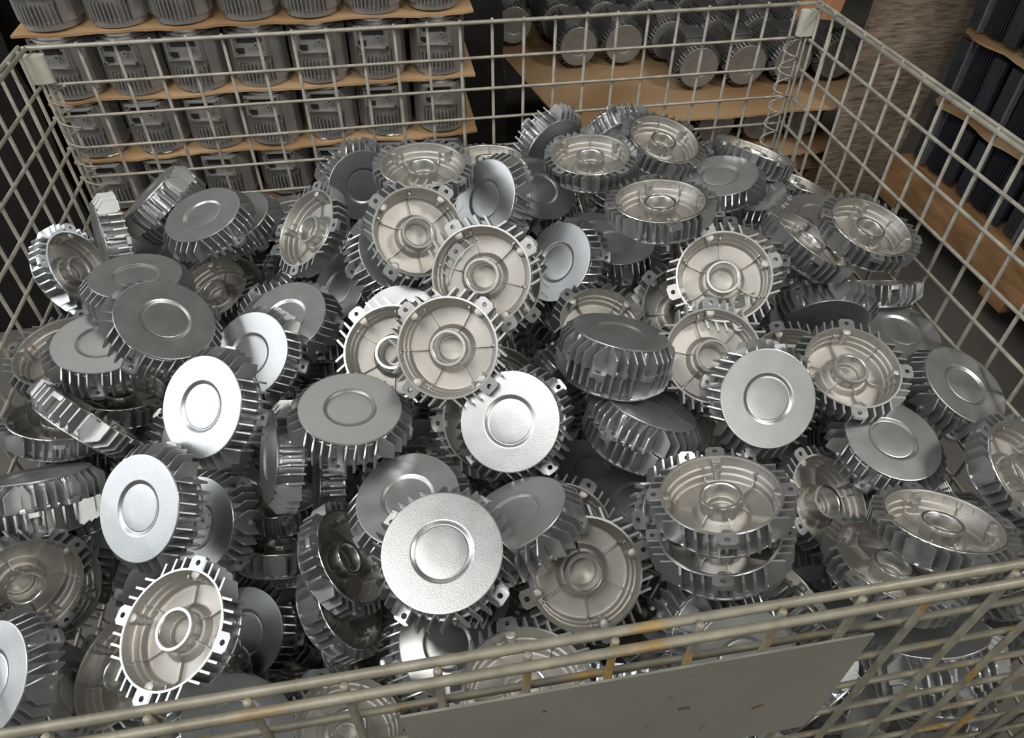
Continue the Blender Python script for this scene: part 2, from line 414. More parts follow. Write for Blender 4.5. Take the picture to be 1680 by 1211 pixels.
CAPS = [
('B',(33.5,736.6,-212.2),(-0.203,0.775,0.599),(-0.910,0.076,-0.406),'end cap on edge against the left mesh wall, its shaded bowl facing right'),
('F',(85.8,777.9,-196.7),(-0.021,0.469,0.883),(-0.894,-0.405,0.193),'end cap wedged upright in the back left corner, only its pale top fins showing'),
('F',(126.3,866.1,-202.1),(-0.195,0.939,-0.282),(-0.596,0.115,0.795),'end cap leaning edge up near the back left corner, its lit fins showing'),
('B',(126.3,866.1,-202.1),(0.002,0.990,-0.142),(0.596,-0.115,-0.795),'shaded end cap pressed rim to rim beneath the leaning edge up cap'),
('F',(63.4,869.3,-291),(0.253,-0.948,-0.194),(0.470,-0.055,0.881),'end cap with a glare streak on its face, below the leaning pair back left'),
('F',(212.6,765.6,-187.8),(0.688,-0.725,0.045),(-0.206,-0.135,0.969),'light grey faced end cap tilted left, largest on the back left shoulder'),
('F',(239.9,833.3,-237.3),(-0.815,-0.488,-0.311),(-0.287,-0.126,0.950),'darker faced end cap tucked directly behind the light grey tilted one, back left'),
('B',(349.3,693.1,-152.4),(0.337,0.739,0.584),(0.651,0.265,-0.711),'steep open end cap facing left, warm grey bowl half lit, left of back centre'),
('F',(416.1,875.9,-190.5),(-0.879,-0.235,0.414),(0.330,-0.927,0.175),'mid grey face turned to the viewer at the back, left of the topmost bowl'),
('B',(513.2,691.2,-72),(-0.720,-0.694,-0.017),(-0.012,0.037,-0.999),'topmost flat lying open end cap with tall hub, back left of centre'),
('B',(496.9,571.6,-95.5),(-0.760,0.381,0.527),(-0.163,0.673,-0.722),'large open bowl facing the viewer, left of the white standing cap at back centre'),
('F',(612.4,686.3,-139),(0.393,-0.912,-0.118),(-0.740,-0.389,0.548),'near white faced end cap standing on edge in the back centre'),
('F',(680.2,778.5,-194.8),(0.860,0.510,0.028),(0.210,-0.404,0.890),'dark grey closed face right behind the near white standing cap at the back centre'),
('F',(725.7,931.9,-174.8),(0.700,0.185,0.690),(0.414,-0.892,-0.181),'dark faced end cap with pale fins, very back, left of the flat bowl'),
('B',(747,726,-95.8),(0.516,-0.857,0.003),(0.051,0.027,-0.998),'flat open bowl with bright hub, left neighbour of the rearmost tilted bowl'),
('B',(880,793.3,-117.5),(-0.552,0.791,0.263),(-0.162,0.208,-0.965),'rearmost and highest open bowl, tilted right, beside the back mesh wall'),
('F',(838.3,922.1,-163),(0.951,0.061,0.304),(0.191,-0.888,-0.418),'end cap peeking out between the two rearmost open bowls, only its upper fins showing'),
('B',(786.3,550.9,-68.6),(-0.057,-0.996,0.074),(0.055,-0.077,-0.996),'flat open bowl with glinting hub bore, in front of the two rearmost bowls'),
('F',(948.8,717.8,-172.8),(0.915,-0.358,0.186),(-0.195,0.012,0.981),'flat grey closed face with crescent highlight, highest cap towards the back right corner'),
('F',(1005.7,736.2,-207.2),(0.533,0.836,0.129),(-0.038,-0.129,0.991),'dark faced end cap underneath the flat grey cap near the back right corner'),
('B',(1032.5,790.5,-146.9),(0.153,-0.979,0.136),(-0.326,-0.180,-0.928),'thin edge-on rim of an open cap leaning at the back right corner mesh'),
('B',(1113.8,788.4,-207.3),(-0.749,0.646,0.147),(-0.324,-0.164,-0.931),'edge of an open cap with lit inner wall at the right mesh wall'),
('B',(991.7,529.8,-131.7),(-0.389,-0.906,0.168),(-0.463,0.035,-0.886),'steeply tipped open cap with brown shaded bowl on the right shoulder'),
('B',(1075,536.4,-126.9),(-0.363,-0.927,-0.099),(-0.159,0.166,-0.973),'bright open bowl nearest the right mesh wall, tilted right, with a shiny inner wall'),
('F',(1084.5,664.3,-219.2),(-0.774,0.632,-0.016),(-0.028,-0.009,1.000),'grey closed face mostly hidden behind the bright tilted bowl by the right mesh wall'),
('F',(1015.7,496.5,-222.5),(-0.753,0.024,0.657),(-0.239,-0.941,-0.240),'end cap tipped forwards with fins up and dark closed face down, right of centre'),
('B',(1121.8,550.6,-235.6),(-0.130,-0.818,0.560),(-0.065,-0.557,-0.828),'small side view of an end cap, right of the forward tipped cap'),
('F',(1116.2,464.5,-276.9),(-0.991,-0.102,0.084),(0.097,-0.135,0.986),'very dark closed face in shadow near the right mesh wall, behind the reflecting cap'),
('F',(1114.9,344.4,-256.2),(-0.479,-0.870,-0.116),(0.226,-0.250,0.941),'closed face mirroring the wire grid, leaning against the right mesh wall'),
('B',(974.3,356.9,-192.3),(0.278,0.927,0.251),(0.057,0.245,-0.968),'open bowl with glossy domed hub floor, left of the face mirroring the wires'),
('F',(994.3,283.6,-264.6),(-0.747,-0.661,-0.068),(0.049,-0.157,0.987),'large plain grey closed face tilted right, below the open bowl with the domed hub'),
('F',(846,332.8,-198.3),(-0.916,0.289,0.277),(-0.007,-0.703,0.711),'greenish grey closed face turned squarely to the viewer, right of centre'),
('B',(806.3,375.5,-165.9),(0.122,0.802,0.584),(0.123,0.572,-0.811),'open bowl partly covered by the greenish grey closed face at right of centre'),
('B',(841.4,458.5,-121),(0.958,-0.029,0.287),(0.253,0.559,-0.789),'large round open bowl with a dull domed hub floor, above the partly covered bowl'),
('F',(698,399.2,-171),(0.270,-0.932,0.243),(0.217,0.304,0.928),'upper cap of the upright finned pair right of centre, dark face up'),
('B',(698,399.2,-171),(-0.545,-0.751,0.374),(-0.217,-0.304,-0.928),'lower cap of the upright finned pair, turned open side up under its twin'),
('F',(718,337.9,-230.8),(-0.742,-0.493,0.454),(0.352,0.289,0.890),'closed-face cap with glossy dark top lying just below the upright finned pair'),
('B',(718,337.9,-230.8),(0.797,0.405,-0.447),(-0.352,-0.289,-0.890),'upside down cap pressed rim to rim under the glossy dark topped cap'),
('F',(576.4,346.6,-205.1),(0.467,-0.815,-0.343),(-0.362,-0.530,0.767),'bright silver closed face in the very centre of the pile, facing the viewer'),
('B',(556.2,461.3,-87),(0.876,0.070,0.478),(0.276,0.738,-0.615),'warm beige open bowl, upper of the two overlapping bright bowls in the centre'),
('B',(576.3,487.5,-121.5),(0.702,-0.224,-0.676),(-0.075,0.920,-0.384),'open cap behind the upper beige bowl, its rim and right lugs showing'),
('B',(509.9,400.4,-131.4),(0.725,0.319,0.611),(0.267,0.687,-0.676),'warm beige open bowl, lower of the two overlapping bright bowls in the centre'),
('B',(449.1,445.2,-168.5),(-0.571,0.717,0.400),(0.178,0.583,-0.793),'shaded brown open bowl tucked behind the lower beige bowl'),
('F',(470,522.3,-209.5),(-0.639,-0.424,-0.642),(-0.360,-0.573,0.737),'white lit closed face mostly hidden behind the shaded brown bowl, fin shadows on it'),
('F',(399.8,666,-252.6),(0.108,-0.964,-0.241),(-0.640,-0.253,0.726),'pale reflective closed face deep in the gap left of the large round bowls'),
('F',(326.3,576.2,-230.5),(0.947,-0.266,0.179),(-0.246,-0.243,0.938),'grey closed face tilted right, behind the scuffed white cap left of centre'),
('F',(290.3,524.8,-231.4),(0.847,-0.512,0.143),(-0.406,-0.449,0.796),'scuffed white closed-face cap behind the brightest cap at the left'),
('F',(262.3,409.8,-190.9),(0.826,-0.539,0.168),(-0.481,-0.517,0.708),'brightest white closed face with yellowish speckles, standing on edge at the left'),
('F',(184,528.3,-174),(-0.388,-0.922,-0.019),(0.490,-0.224,0.842),'large dark grey closed face facing the viewer in the left part of the pile'),
('F',(136.4,632.9,-192.8),(-0.837,-0.528,0.144),(0.117,0.085,0.990),'flat grey closed face right behind the large dark grey face at the left'),
('B',(183,765.7,-288.5),(0.963,0.068,0.263),(0.240,0.237,-0.941),'half shaded open bowl between the large dark face and the tilted grey cap'),
('B',(41,574.2,-220.1),(-0.252,-0.959,-0.131),(0.056,0.120,-0.991),'open bowl at the left mesh wall with a brown shaded inside'),
('F',(98.5,554.5,-227),(0.064,-0.997,-0.043),(0.159,-0.033,0.987),'grey face with a soft shadow band, leaning under the large dark face, left'),
('B',(91.1,562.1,-286.8),(0.854,-0.519,-0.038),(-0.226,-0.302,-0.926),'black looking open cap under the face with the shadow band, one lug lit'),
('B',(41.1,503.4,-268.1),(-0.905,-0.243,0.349),(-0.258,-0.340,-0.904),'dark open cap low at the left mesh wall under the brown shaded bowl'),
('B',(100.2,473.1,-236),(-0.120,-0.414,0.902),(-0.655,-0.650,-0.385),'end cap on edge, fins running diagonally down to the right, left side'),
('F',(36.9,534.1,-355.2),(-0.251,0.963,-0.098),(0.282,0.170,0.944),'small visible patch of grey closed face under the diagonal finned edge at the left'),
('B',(46.2,442.4,-330.7),(-0.657,0.753,0.026),(-0.104,-0.056,-0.993),'open bowl with polished streaky inner wall at the left, above the finned pair'),
('F',(42.9,391.4,-283.7),(-0.597,-0.620,0.509),(0.000,0.635,0.773),'upper cap of the finned pair seen from the side at the left picture edge'),
('B',(42.9,391.4,-283.7),(0.334,-0.729,0.598),(-0.000,-0.635,-0.773),'lower cap of the side-on finned pair at the left picture edge'),
('B',(46,292.7,-307),(0.708,0.694,0.130),(-0.647,0.711,-0.274),'large dark open bowl cut by the left picture edge, facing down right'),
('B',(44.2,331.3,-364.1),(0.480,0.168,-0.861),(-0.864,0.257,-0.432),'dark open cap nested behind the large dark bowl at the left edge'),
('F',(45.4,216.7,-343.8),(-0.399,0.904,0.152),(-0.481,-0.347,0.805),'pale closed face cut off by the picture edge in the lower left corner'),
('F',(55.1,205.4,-398.8),(0.305,0.009,-0.952),(0.930,0.212,0.300),'black shaded closed face deep in the gap at the lower left'),
('B',(40.9,151.2,-362),(-0.737,-0.138,0.661),(-0.484,-0.576,-0.659),'dark bowl rim behind the front top rail in the lower left corner'),
('B',(224.9,189.2,-247.3),(0.387,0.854,0.349),(0.342,0.218,-0.914),'large open bowl with bright cut hub rim, standing on edge, lower left'),
('F',(197.8,326.1,-240.8),(0.831,-0.530,0.170),(-0.472,-0.510,0.719),'white closed face with tiny nicks, standing on edge left of the dark hollow'),
('F',(224.2,354.2,-322.5),(0.566,-0.807,-0.165),(-0.444,-0.468,0.765),'shadowed closed face leaning behind the nicked white cap'),
('F',(243.3,298.4,-478.5),(0.892,-0.408,0.196),(-0.380,-0.439,0.814),'dark closed face right behind the large bright rimmed bowl at the lower left'),
('F',(254.5,123.9,-361.9),(-0.418,0.907,0.061),(0.500,0.173,0.848),'grey closed face behind the front rail, below the large bowl at the lower left'),
('B',(367,129.4,-382),(-0.469,0.883,0.029),(-0.313,-0.136,-0.940),'glaring white lit open bowl behind the front rail, left of the metal plate'),
('F',(462.5,191.6,-384.1),(-0.172,0.919,0.354),(0.384,-0.269,0.883),'teal dark closed face in shadow under the big silver face at the front centre'),
('B',(537.4,79.1,-234),(-0.109,0.985,-0.137),(-0.033,-0.141,-0.990),'open bowl behind the front rail just above the metal plate'),
('F',(481.4,189.4,-200.6),(-0.678,-0.688,-0.260),(-0.069,-0.293,0.954),'largest silver closed face facing the viewer at the front centre'),
('F',(454,286,-255.8),(-0.398,0.916,0.055),(-0.096,-0.102,0.990),'grey closed face partly covered by the largest silver face at the front centre'),
('F',(563.5,220.6,-230),(0.831,-0.304,0.465),(-0.354,0.355,0.865),'tilted dark and light grey face wedged between the centre face and the shaded bowl'),
('B',(612.5,170.7,-233.3),(0.970,0.175,0.167),(0.021,0.626,-0.779),'large brown shaded open bowl facing the viewer, right of the largest silver face'),
('B',(609.5,250.5,-280),(0.644,0.723,0.251),(-0.006,0.332,-0.943),'black rimmed open cap behind the large brown shaded bowl at the front'),
('B',(738.9,189.5,-156.2),(-0.309,-0.928,0.210),(0.139,-0.262,-0.955),'large bright open bowl lying nearly flat at the front right, with a tall hub'),
('B',(735.6,166.6,-190.3),(-0.348,-0.897,0.270),(0.127,-0.331,-0.935),'black rimmed open cap lying directly under the large bright flat bowl'),
('B',(734.7,208.7,-224),(-0.992,0.031,0.121),(-0.093,0.461,-0.882),'open cap sticking out at the left behind the large bright flat bowl'),
('B',(918.9,242.8,-286.2),(-0.374,0.778,0.504),(-0.330,0.397,-0.857),'brown shaded bowl on edge between the bright flat bowl and plain grey face'),
('B',(909.4,131.8,-227.9),(-0.930,-0.285,0.231),(-0.172,-0.216,-0.961),'lower of the two tilted silver bowls at the front right'),
('B',(968.4,157.2,-209.5),(-0.182,-0.914,0.363),(-0.114,-0.347,-0.931),'upper of the two tilted silver bowls at the front right'),
('B',(1098.1,200.7,-213.6),(-0.631,0.629,0.454),(-0.300,0.341,-0.891),'open bowl cut by the right picture edge, its fins turned left'),
('B',(863.4,154.6,-329.5),(-0.426,-0.622,0.657),(-0.742,-0.175,-0.647),'cap on edge with bright fins and brown rim behind the right front rail'),
('F',(725.2,130.4,-300.3),(-0.938,-0.342,-0.062),(0.228,-0.740,0.633),'pale closed face with high fins just behind the front rail, right of centre'),
('F',(735.8,97,-289.8),(-0.990,-0.036,0.135),(0.119,-0.727,0.676),'light face showing between the front rails above the metal plate'),
('F',(947.7,68.7,-320.2),(-0.966,0.139,-0.221),(-0.082,0.642,0.762),'dark closed face seen through the front mesh at the lower right'),
('B',(947.7,68.7,-320.2),(-0.210,-0.759,0.616),(0.082,-0.642,-0.762),'cap pressed under the dark face seen through the front mesh, lower right'),
('F',(1152.4,85,-384),(-0.241,0.176,0.955),(-0.885,0.365,-0.290),'silver cap edge at the lower right behind the front mesh'),
('B',(1073.1,142.4,-394.1),(0.281,-0.842,0.461),(-0.023,-0.486,-0.874),'cap hidden under the upper tilted silver bowl, only fins showing behind the top rail'),
('B',(707.7,475.2,-193.3),(0.779,0.613,0.130),(-0.126,0.356,-0.926),'shaded open bowl peeking out behind the upright finned pair'),
('B',(812.8,481.1,-187.4),(0.754,0.559,0.345),(-0.102,0.618,-0.779),'brown dark open bowl in the gap left of the large round open bowl'),
('F',(767.4,637.2,-214.4),(0.000,-1.000,-0.000),(-0.001,-0.000,1.000),'grey closed face with smeared reflections under the flat bowl with the glinting hub'),
('F',(695.3,602,-195.8),(0.681,-0.507,0.529),(-0.713,-0.292,0.638),'smooth grey closed face standing on edge, right behind the upper beige bowl'),
('B',(873.8,502.9,-132.1),(0.240,0.924,0.297),(0.122,0.275,-0.954),'dark open cap hidden behind the large round bowl, its lug and rim arc showing'),
('F',(397.3,372.4,-205.8),(-0.219,-0.974,0.055),(0.139,0.025,0.990),'dark grey closed face lying flat left of the central silver face'),
('F',(460.5,619.8,-168.5),(0.873,0.470,-0.126),(0.378,-0.491,0.785),'cap beneath the large open bowl at back centre left, showing only rounded fins'),
('F',(322.9,399.8,-274.5),(-0.080,-0.836,-0.544),(-0.920,-0.148,0.362),'dark edge-on cap standing in the hollow beside the brightest white face'),
('F',(363.2,411.6,-351.8),(0.248,-0.419,0.873),(-0.968,-0.070,0.241),'white lit finned edge of a cap standing upright below the dark flat face'),
('B',(276.5,432.4,-389.9),(-0.294,0.857,-0.424),(-0.057,-0.458,-0.887),'black cap deep in the dark hollow left of the front centre, upper one'),
('B',(285.5,365.6,-385.3),(0.745,-0.586,0.321),(-0.125,-0.594,-0.795),'black cap deep in the dark hollow left of the front centre, lower one'),
('B',(382.2,281.5,-315.4),(-0.077,0.988,0.136),(-0.834,0.011,-0.551),'black open cap standing behind the left fins of the largest silver face'),
('B',(373.6,252.2,-355.8),(0.179,0.955,-0.239),(-0.848,0.026,-0.529),'middle one of the dark open caps stacked left of the largest silver face'),
('B',(383.8,251.6,-424.9),(-0.335,-0.819,0.466),(-0.827,0.018,-0.562),'lowest of the dark open caps stacked left of the largest silver face'),
('F',(466.8,432,-364.4),(0.305,0.945,0.118),(0.096,-0.154,0.983),'dark small looking face in the gap between the two silver faces at the centre'),
('B',(464.8,339.9,-283.8),(0.281,0.956,0.087),(-0.192,0.145,-0.971),'open cap hidden under the grey face, its bright rim arc showing above it'),
('B',(576.2,449.3,-244),(-0.017,-0.965,-0.260),(-0.262,0.256,-0.931),'black open cap behind the top fins of the central silver face'),
('B',(549.4,376,-229),(-0.064,-0.777,-0.626),(-0.298,0.613,-0.732),'open cap hidden behind the left fins of the central silver face'),
('F',(677.4,382.4,-388.4),(0.191,0.981,-0.044),(0.269,-0.009,0.963),'teal black cap deep in the gap below the glossy dark topped cap'),
('F',(720.3,310.6,-362),(0.478,-0.878,0.026),(-0.087,-0.018,0.996),'dark closed face deep in the gap left of the large bright flat bowl'),
('B',(935.9,408.5,-237.5),(0.015,0.947,0.320),(0.266,0.305,-0.914),'open cap hidden between the greenish face and the bowl with the domed hub'),
('B',(622.8,869.9,-164),(0.553,-0.826,0.103),(-0.032,-0.144,-0.989),'flat cap at the back mesh wall behind the near white standing cap'),
('F',(304.9,886.7,-264.3),(-0.421,-0.890,0.177),(-0.048,0.217,0.975),'dark fins of a cap at the back wall behind the steep warm grey bowl'),
('F',(765.5,713.4,-245.4),(0.428,-0.904,0.011),(0.110,0.065,0.992),'sliver of grey face between the two flat bowls at the back'),
]
FILL = [
((191.5,866.9,-378.8),(-0.039,0.986,0.161),(0.849,-0.052,0.526)),
((270.1,537.4,-436.9),(0.228,-0.88,0.418),(-0.877,-0.372,-0.305)),
((967.4,182.5,-443.8),(-0.962,0.268,-0.046),(-0.244,-0.78,0.577)),
((210.4,637.3,-555.1),(-0.024,0.525,0.851),(-0.212,-0.834,0.509)),
((119.1,801.8,-372.7),(-0.235,-0.289,-0.928),(-0.284,-0.893,0.35)),
((425.4,184.1,-507.6),(-0.713,0.49,0.502),(-0.396,0.309,-0.865)),
((692.3,578.1,-539.3),(-0.711,0.526,-0.466),(0.347,0.839,0.418)),
((156.1,346.3,-409.4),(-0.168,-0.52,-0.838),(0.228,-0.847,0.48)),
((725.1,828,-322.7),(0.286,-0.949,0.132),(-0.858,-0.315,-0.407)),
((580.4,187,-425),(-0.552,0.241,0.798),(0.748,-0.282,0.602)),
((668.5,508.2,-262),(0.592,0.072,0.803),(0.441,-0.862,-0.248)),
((768.6,115.7,-535.6),(-0.476,0.873,0.108),(0.844,0.419,0.334)),
((1058.5,337.2,-275.3),(-0.731,-0.253,0.634),(-0.582,0.715,-0.386)),
((77.5,639.9,-440.7),(0.7,-0.087,0.708),(-0.678,0.228,0.698)),
((310.2,508.3,-354),(0.93,0.12,-0.347),(0.246,-0.905,0.347)),
((357.8,894.1,-259.9),(0.083,0.86,0.504),(0.892,0.161,-0.422)),
((138.4,235.1,-547.4),(0.467,0.398,0.789),(0.139,-0.915,0.379)),
((672.8,708.7,-347.1),(-0.782,0.381,0.492),(-0.125,-0.871,0.476)),
((946.6,102.6,-529.7),(-0.253,0.383,0.888),(0.423,-0.782,0.458)),
((682.7,166.8,-422.9),(0.317,0.27,0.909),(0.295,-0.939,0.176)),
((646.6,80.1,-277.1),(-0.494,-0.05,0.868),(-0.307,-0.924,-0.228)),
((602.9,281.8,-474.8),(0.044,-0.062,0.997),(0.47,0.882,0.034)),
((634.5,95,-410.8),(0.81,0.534,-0.242),(0.554,-0.832,0.017)),
((337.9,561.6,-300.4),(-0.975,-0.137,0.174),(-0.029,0.858,0.513)),
((568.5,362.2,-399.4),(0.242,-0.194,-0.951),(0.475,-0.831,0.29)),
((75.1,423.8,-435.6),(-0.019,0.933,-0.36),(-0.968,0.074,0.241)),
((852.4,883.7,-261.8),(0.744,0.146,-0.653),(0.355,-0.914,0.199)),
((214.4,396.7,-496),(0.614,0.617,0.493),(-0.783,0.553,0.284)),
((331,775.8,-306.2),(-0.169,-0.539,0.825),(-0.607,0.717,0.344)),
((1041.8,90.9,-531.2),(0.518,-0.601,0.609),(0.741,-0.041,-0.67)),
((245.7,191.9,-519.1),(0.322,0.73,0.603),(-0.606,-0.33,0.723)),
((804.3,359.6,-319.3),(-0.72,-0.153,0.677),(-0.395,0.892,-0.219)),
((1043.1,559.2,-295.2),(0.468,0.883,-0.013),(-0.791,0.413,-0.451)),
((810.2,691.1,-567.7),(-0.02,-0.932,-0.361),(0.788,0.207,-0.579)),
((1098.4,362,-452.5),(-0.474,-0.316,0.822),(-0.247,-0.848,-0.469)),
((953.6,511.1,-332.5),(0.294,0.915,-0.278),(-0.862,0.379,0.335)),
((366.9,257.9,-472.3),(-0.248,0.129,0.96),(-0.967,-0.089,-0.238)),
((226.8,256.9,-581.3),(-0.835,0.545,-0.078),(-0.532,-0.761,0.371)),
((882.9,759,-403.7),(-0.755,-0.292,-0.588),(-0.16,0.95,-0.267)),
((877.6,94.6,-587.5),(0.236,0.228,-0.945),(-0.555,-0.766,-0.324)),
((827.2,86.7,-373),(-0.786,-0.236,-0.571),(0.403,-0.897,-0.184)),
((324.7,204.2,-551),(-0.701,0.641,0.313),(0.673,0.74,-0.007)),
((107.2,869.8,-362.7),(0.68,0.445,0.583),(0.081,0.745,-0.662)),
((838.7,155.2,-432),(-0.857,0.392,0.336),(-0.48,-0.843,-0.242)),
((919.5,700.8,-254.9),(0.378,0.026,0.925),(0.697,-0.666,-0.265)),
((1047.8,629.3,-267.5),(-0.948,0.283,-0.146),(0.141,0.786,0.602)),
((819.1,168.4,-633.9),(0.918,0.365,-0.158),(0.314,-0.909,-0.274)),
((1083.2,415.4,-407.6),(-0.406,0.533,-0.742),(-0.238,-0.846,-0.477)),
((805.4,666.9,-501),(-0.659,-0.7,0.276),(0.444,-0.658,-0.609)),
((530,472.2,-419.5),(-0.714,-0.676,0.181),(-0.67,0.585,-0.457)),
((651.8,536,-388.4),(0.087,-0.532,-0.842),(0.792,0.55,-0.266)),
((1101.8,212.8,-380.2),(-0.293,0.353,0.889),(0.751,-0.49,0.442)),
((182,222.5,-442.2),(-0.907,-0.37,-0.199),(-0.233,0.838,-0.494)),
((423.1,432,-416.1),(0.26,-0.407,-0.876),(-0.004,0.906,-0.422)),
((128.1,214.7,-360.2),(-0.587,-0.678,-0.442),(0.465,0.164,-0.87)),
((1032.6,643.3,-408.9),(-0.91,0.382,0.161),(0.398,0.914,0.08)),
((1049.7,251.4,-333.8),(-0.161,0.875,0.456),(0.905,-0.053,0.422)),
((1048.2,495.5,-536.4),(-0.506,0.558,0.658),(0.059,-0.738,0.672)),
((789.6,256.6,-443.5),(-0.447,0.716,0.537),(-0.876,-0.228,-0.426)),
((624.6,203.4,-353.3),(-0.015,-0.777,0.63),(0.933,-0.237,-0.27)),
((678.3,136.7,-624.9),(-0.885,0.458,0.079),(-0.39,-0.825,0.41)),
((64.4,553.2,-464.9),(-0.172,0.985,0.03),(-0.916,-0.171,0.363)),
((445.9,285.2,-421.1),(0.585,0.804,-0.105),(0.781,-0.524,0.339)),
((1066.5,136.6,-286.5),(-0.546,-0.718,0.431),(0.471,-0.689,-0.551)),
((286.7,907.3,-384.6),(0.134,0.552,0.823),(-0.744,0.604,-0.285)),
((368.8,509.4,-320.9),(0.868,0.134,-0.477),(0.429,-0.687,0.587)),
((859.7,479.7,-316.2),(-0.211,0.943,0.259),(-0.804,-0.317,0.503)),
((590.2,442.5,-374.1),(-0.647,0.707,0.286),(-0.52,-0.683,0.513)),
((687.4,571.6,-247.3),(-0.878,-0.299,0.374),(-0.419,0.098,-0.903)),
((667.4,99.4,-567),(0.457,-0.103,-0.883),(0.325,-0.905,0.274)),
((706.8,196.2,-386.2),(0.479,-0.072,-0.875),(0.673,0.67,0.314)),
((594.4,658.1,-363.4),(0.388,-0.271,0.881),(0.876,0.405,-0.262)),
((270.2,326.8,-620.1),(-0.486,-0.419,-0.767),(-0.242,0.908,-0.342)),
((915.6,717.3,-308.6),(0.532,0.186,-0.826),(-0.815,0.377,-0.44)),
((939.7,279.5,-399),(0.608,-0.274,-0.745),(-0.472,0.63,-0.617)),
((780.3,813,-241.3),(-0.309,0.478,0.822),(-0.859,0.23,-0.457)),
((938.9,419.9,-280),(0.672,-0.658,-0.341),(-0.054,0.416,-0.908)),
((635,709,-437.7),(0.727,-0.657,0.199),(0.677,0.735,-0.047)),
((295.1,671.7,-293.7),(0.863,0.188,0.469),(-0.028,-0.909,0.417)),
((325.6,357.8,-440.9),(0.376,0.401,-0.835),(-0.093,-0.881,-0.465)),
((422.3,116.5,-462.4),(0.012,-0.547,0.837),(0.652,-0.63,-0.422)),
((1067.1,434.4,-423.5),(0.925,-0.141,-0.353),(0.322,0.785,0.53)),
((142.8,159.7,-523.3),(0.958,-0.221,0.181),(0.277,0.872,-0.403)),
((632.4,785.4,-266.4),(0.941,0.339,0.004),(-0.295,0.813,0.501)),
((833.3,304.3,-319.7),(0.478,0.874,0.087),(0.549,-0.22,-0.806)),
((481.7,237.1,-348.9),(-0.116,0.864,-0.49),(0.474,0.482,0.737)),
((191.6,474.5,-319.7),(0.576,-0.274,-0.77),(0.615,-0.475,0.629)),
((1040,103.4,-469.9),(0.993,0.119,-0.024),(0.114,-0.856,0.505)),
((809.2,194.8,-257.8),(-0.089,-0.619,0.78),(-0.805,0.506,0.31)),
((280.2,150.6,-440.6),(0.223,0.486,0.845),(-0.437,-0.725,0.532)),
((894.3,230,-438),(-0.891,-0.087,0.445),(0.218,-0.943,0.253)),
((440.2,559.2,-375.2),(-0.381,0.771,-0.51),(0.863,0.099,-0.495)),
((303.9,325.8,-540.1),(-0.704,0.304,0.642),(-0.709,-0.369,-0.601)),
((480.9,107.5,-348.2),(0.753,0.491,0.438),(0.656,-0.611,-0.443)),
((1014.4,889.7,-252.8),(0.22,-0.286,-0.933),(0.156,-0.933,0.323)),
]
def caps():
    protos = {'F': cap_proto(False), 'B': cap_proto(True), 'fill': cap_proto(True, False)}
    for kind, pos, x, z, label in CAPS:
        copy_cap(protos[kind], frame(pos, x, z), label)
    for pos, x, z in FILL:
        copy_cap(protos['fill'], frame(pos, x, z), 'end cap buried in the dark gaps beneath the top layer of the pile', 'end caps buried under the heap')
    for p in protos.values():
        for ch in list(p.children): bpy.data.objects.remove(ch)
        bpy.data.objects.remove(p)
caps()
# ---------------------------------------------------------------- stack of upright motor housings behind the crate, left
ORD = ['first', 'second', 'third', 'fourth', 'fifth', 'sixth', 'seventh', 'eighth']
def motor_meshes():
    H = 108.0
    b = MB(); b.lathe([(47, 0), (48.5, 1), (48.5, 11), (46, 12), (44.5, 14), (44.5, H-9), (42, H-5), (38, H-4)], 56, cap0=True, cap1=True)
    # square front saddle carrying the terminal opening
    b.prism([(-36, -26), (-33, -50), (33, -50), (36, -26)], 57, 100)
    b.prism([(-34, -28), (-30, -43), (30, -43), (34, -28)], 44, 58)
    body = b.mesh('body', M_MOTOR, 35)
    b = MB()
    for k in range(44):
        t = 2*PI*k/44; d = ((t + PI/2 + PI) % (2*PI)) - PI       # angle from the front
        z1 = 44 if abs(d) < .7 else H-12
        if .7 <= abs(d) < 1.15: continue
        b.box((43, -1.0, 12), (53.5, 1.0, z1), Matrix.Rotation(t, 4, 'Z'))
    fins = b.mesh('cooling_fins', M_MOTOR, 30)
    b = MB(); 
    b.box((40, -13, 12), (51.5, 13, H-8), Matrix.Rotation(-PI/2 - .95, 4, 'Z'))
    side = b.mesh('side_panel', M_MOTOR, 30)
    b = MB(); b.box((40, -13, 12), (51.5, 13, H-8), Matrix.Rotation(-PI/2 + .95, 4, 'Z')); side2 = b.mesh('side_panel', M_MOTOR, 30)
    b = MB()
    x0, x1, z0, z1 = -30, 30, 60, 98
    for (a, c) in (((x0, -55, z0), (x0+2, -50, z1)), ((x1-2, -55, z0), (x1, -50, z1)), ((x0, -55, z0), (x1, -50, z0+2)), ((x0, -55, z1-2), (x1, -50, z1))): b.box(a, c)
    for sx in (-26.5, 26.5):
        for sz in (63.5, 94.5):
            b.lathe([(3.2, 0), (3.2, 4.5), (1.4, 4.5), (1.4, 1)], 12, Matrix.Translation((sx, -50.5, sz)) @ Matrix.Rotation(PI/2, 4, 'X'))
    b.lathe([(4.6, 0), (4.6, 6), (2.2, 6), (2.2, 1)], 14, Matrix.Translation((12, -50, 80)) @ Matrix.Rotation(PI/2, 4, 'X'))
    box = b.mesh('terminal_frame', M_MOTOR, 35)
    b = MB(); b.box((-22, -51.2, 84), (22, -49.9, 95)); b.box((-26, -51.2, 64), (-12, -49.9, 74)); hole = b.mesh('terminal_opening', M_BLACK, 30)
    b = MB(); b.lathe([(34, H-5), (40, H-4.5), (41, H+1), (40, H+2), (39.5, H+5), (38, H+6.5), (30, H+6.5), (29, H)], 48)
    ring = b.mesh('spigot_ring', M_CUT, 40)
    return [('body', body), ('cooling_fins', fins), ('side_panel', side), ('side_panel', side2), ('terminal_frame', box), ('terminal_opening', hole), ('spigot_ring', ring)]
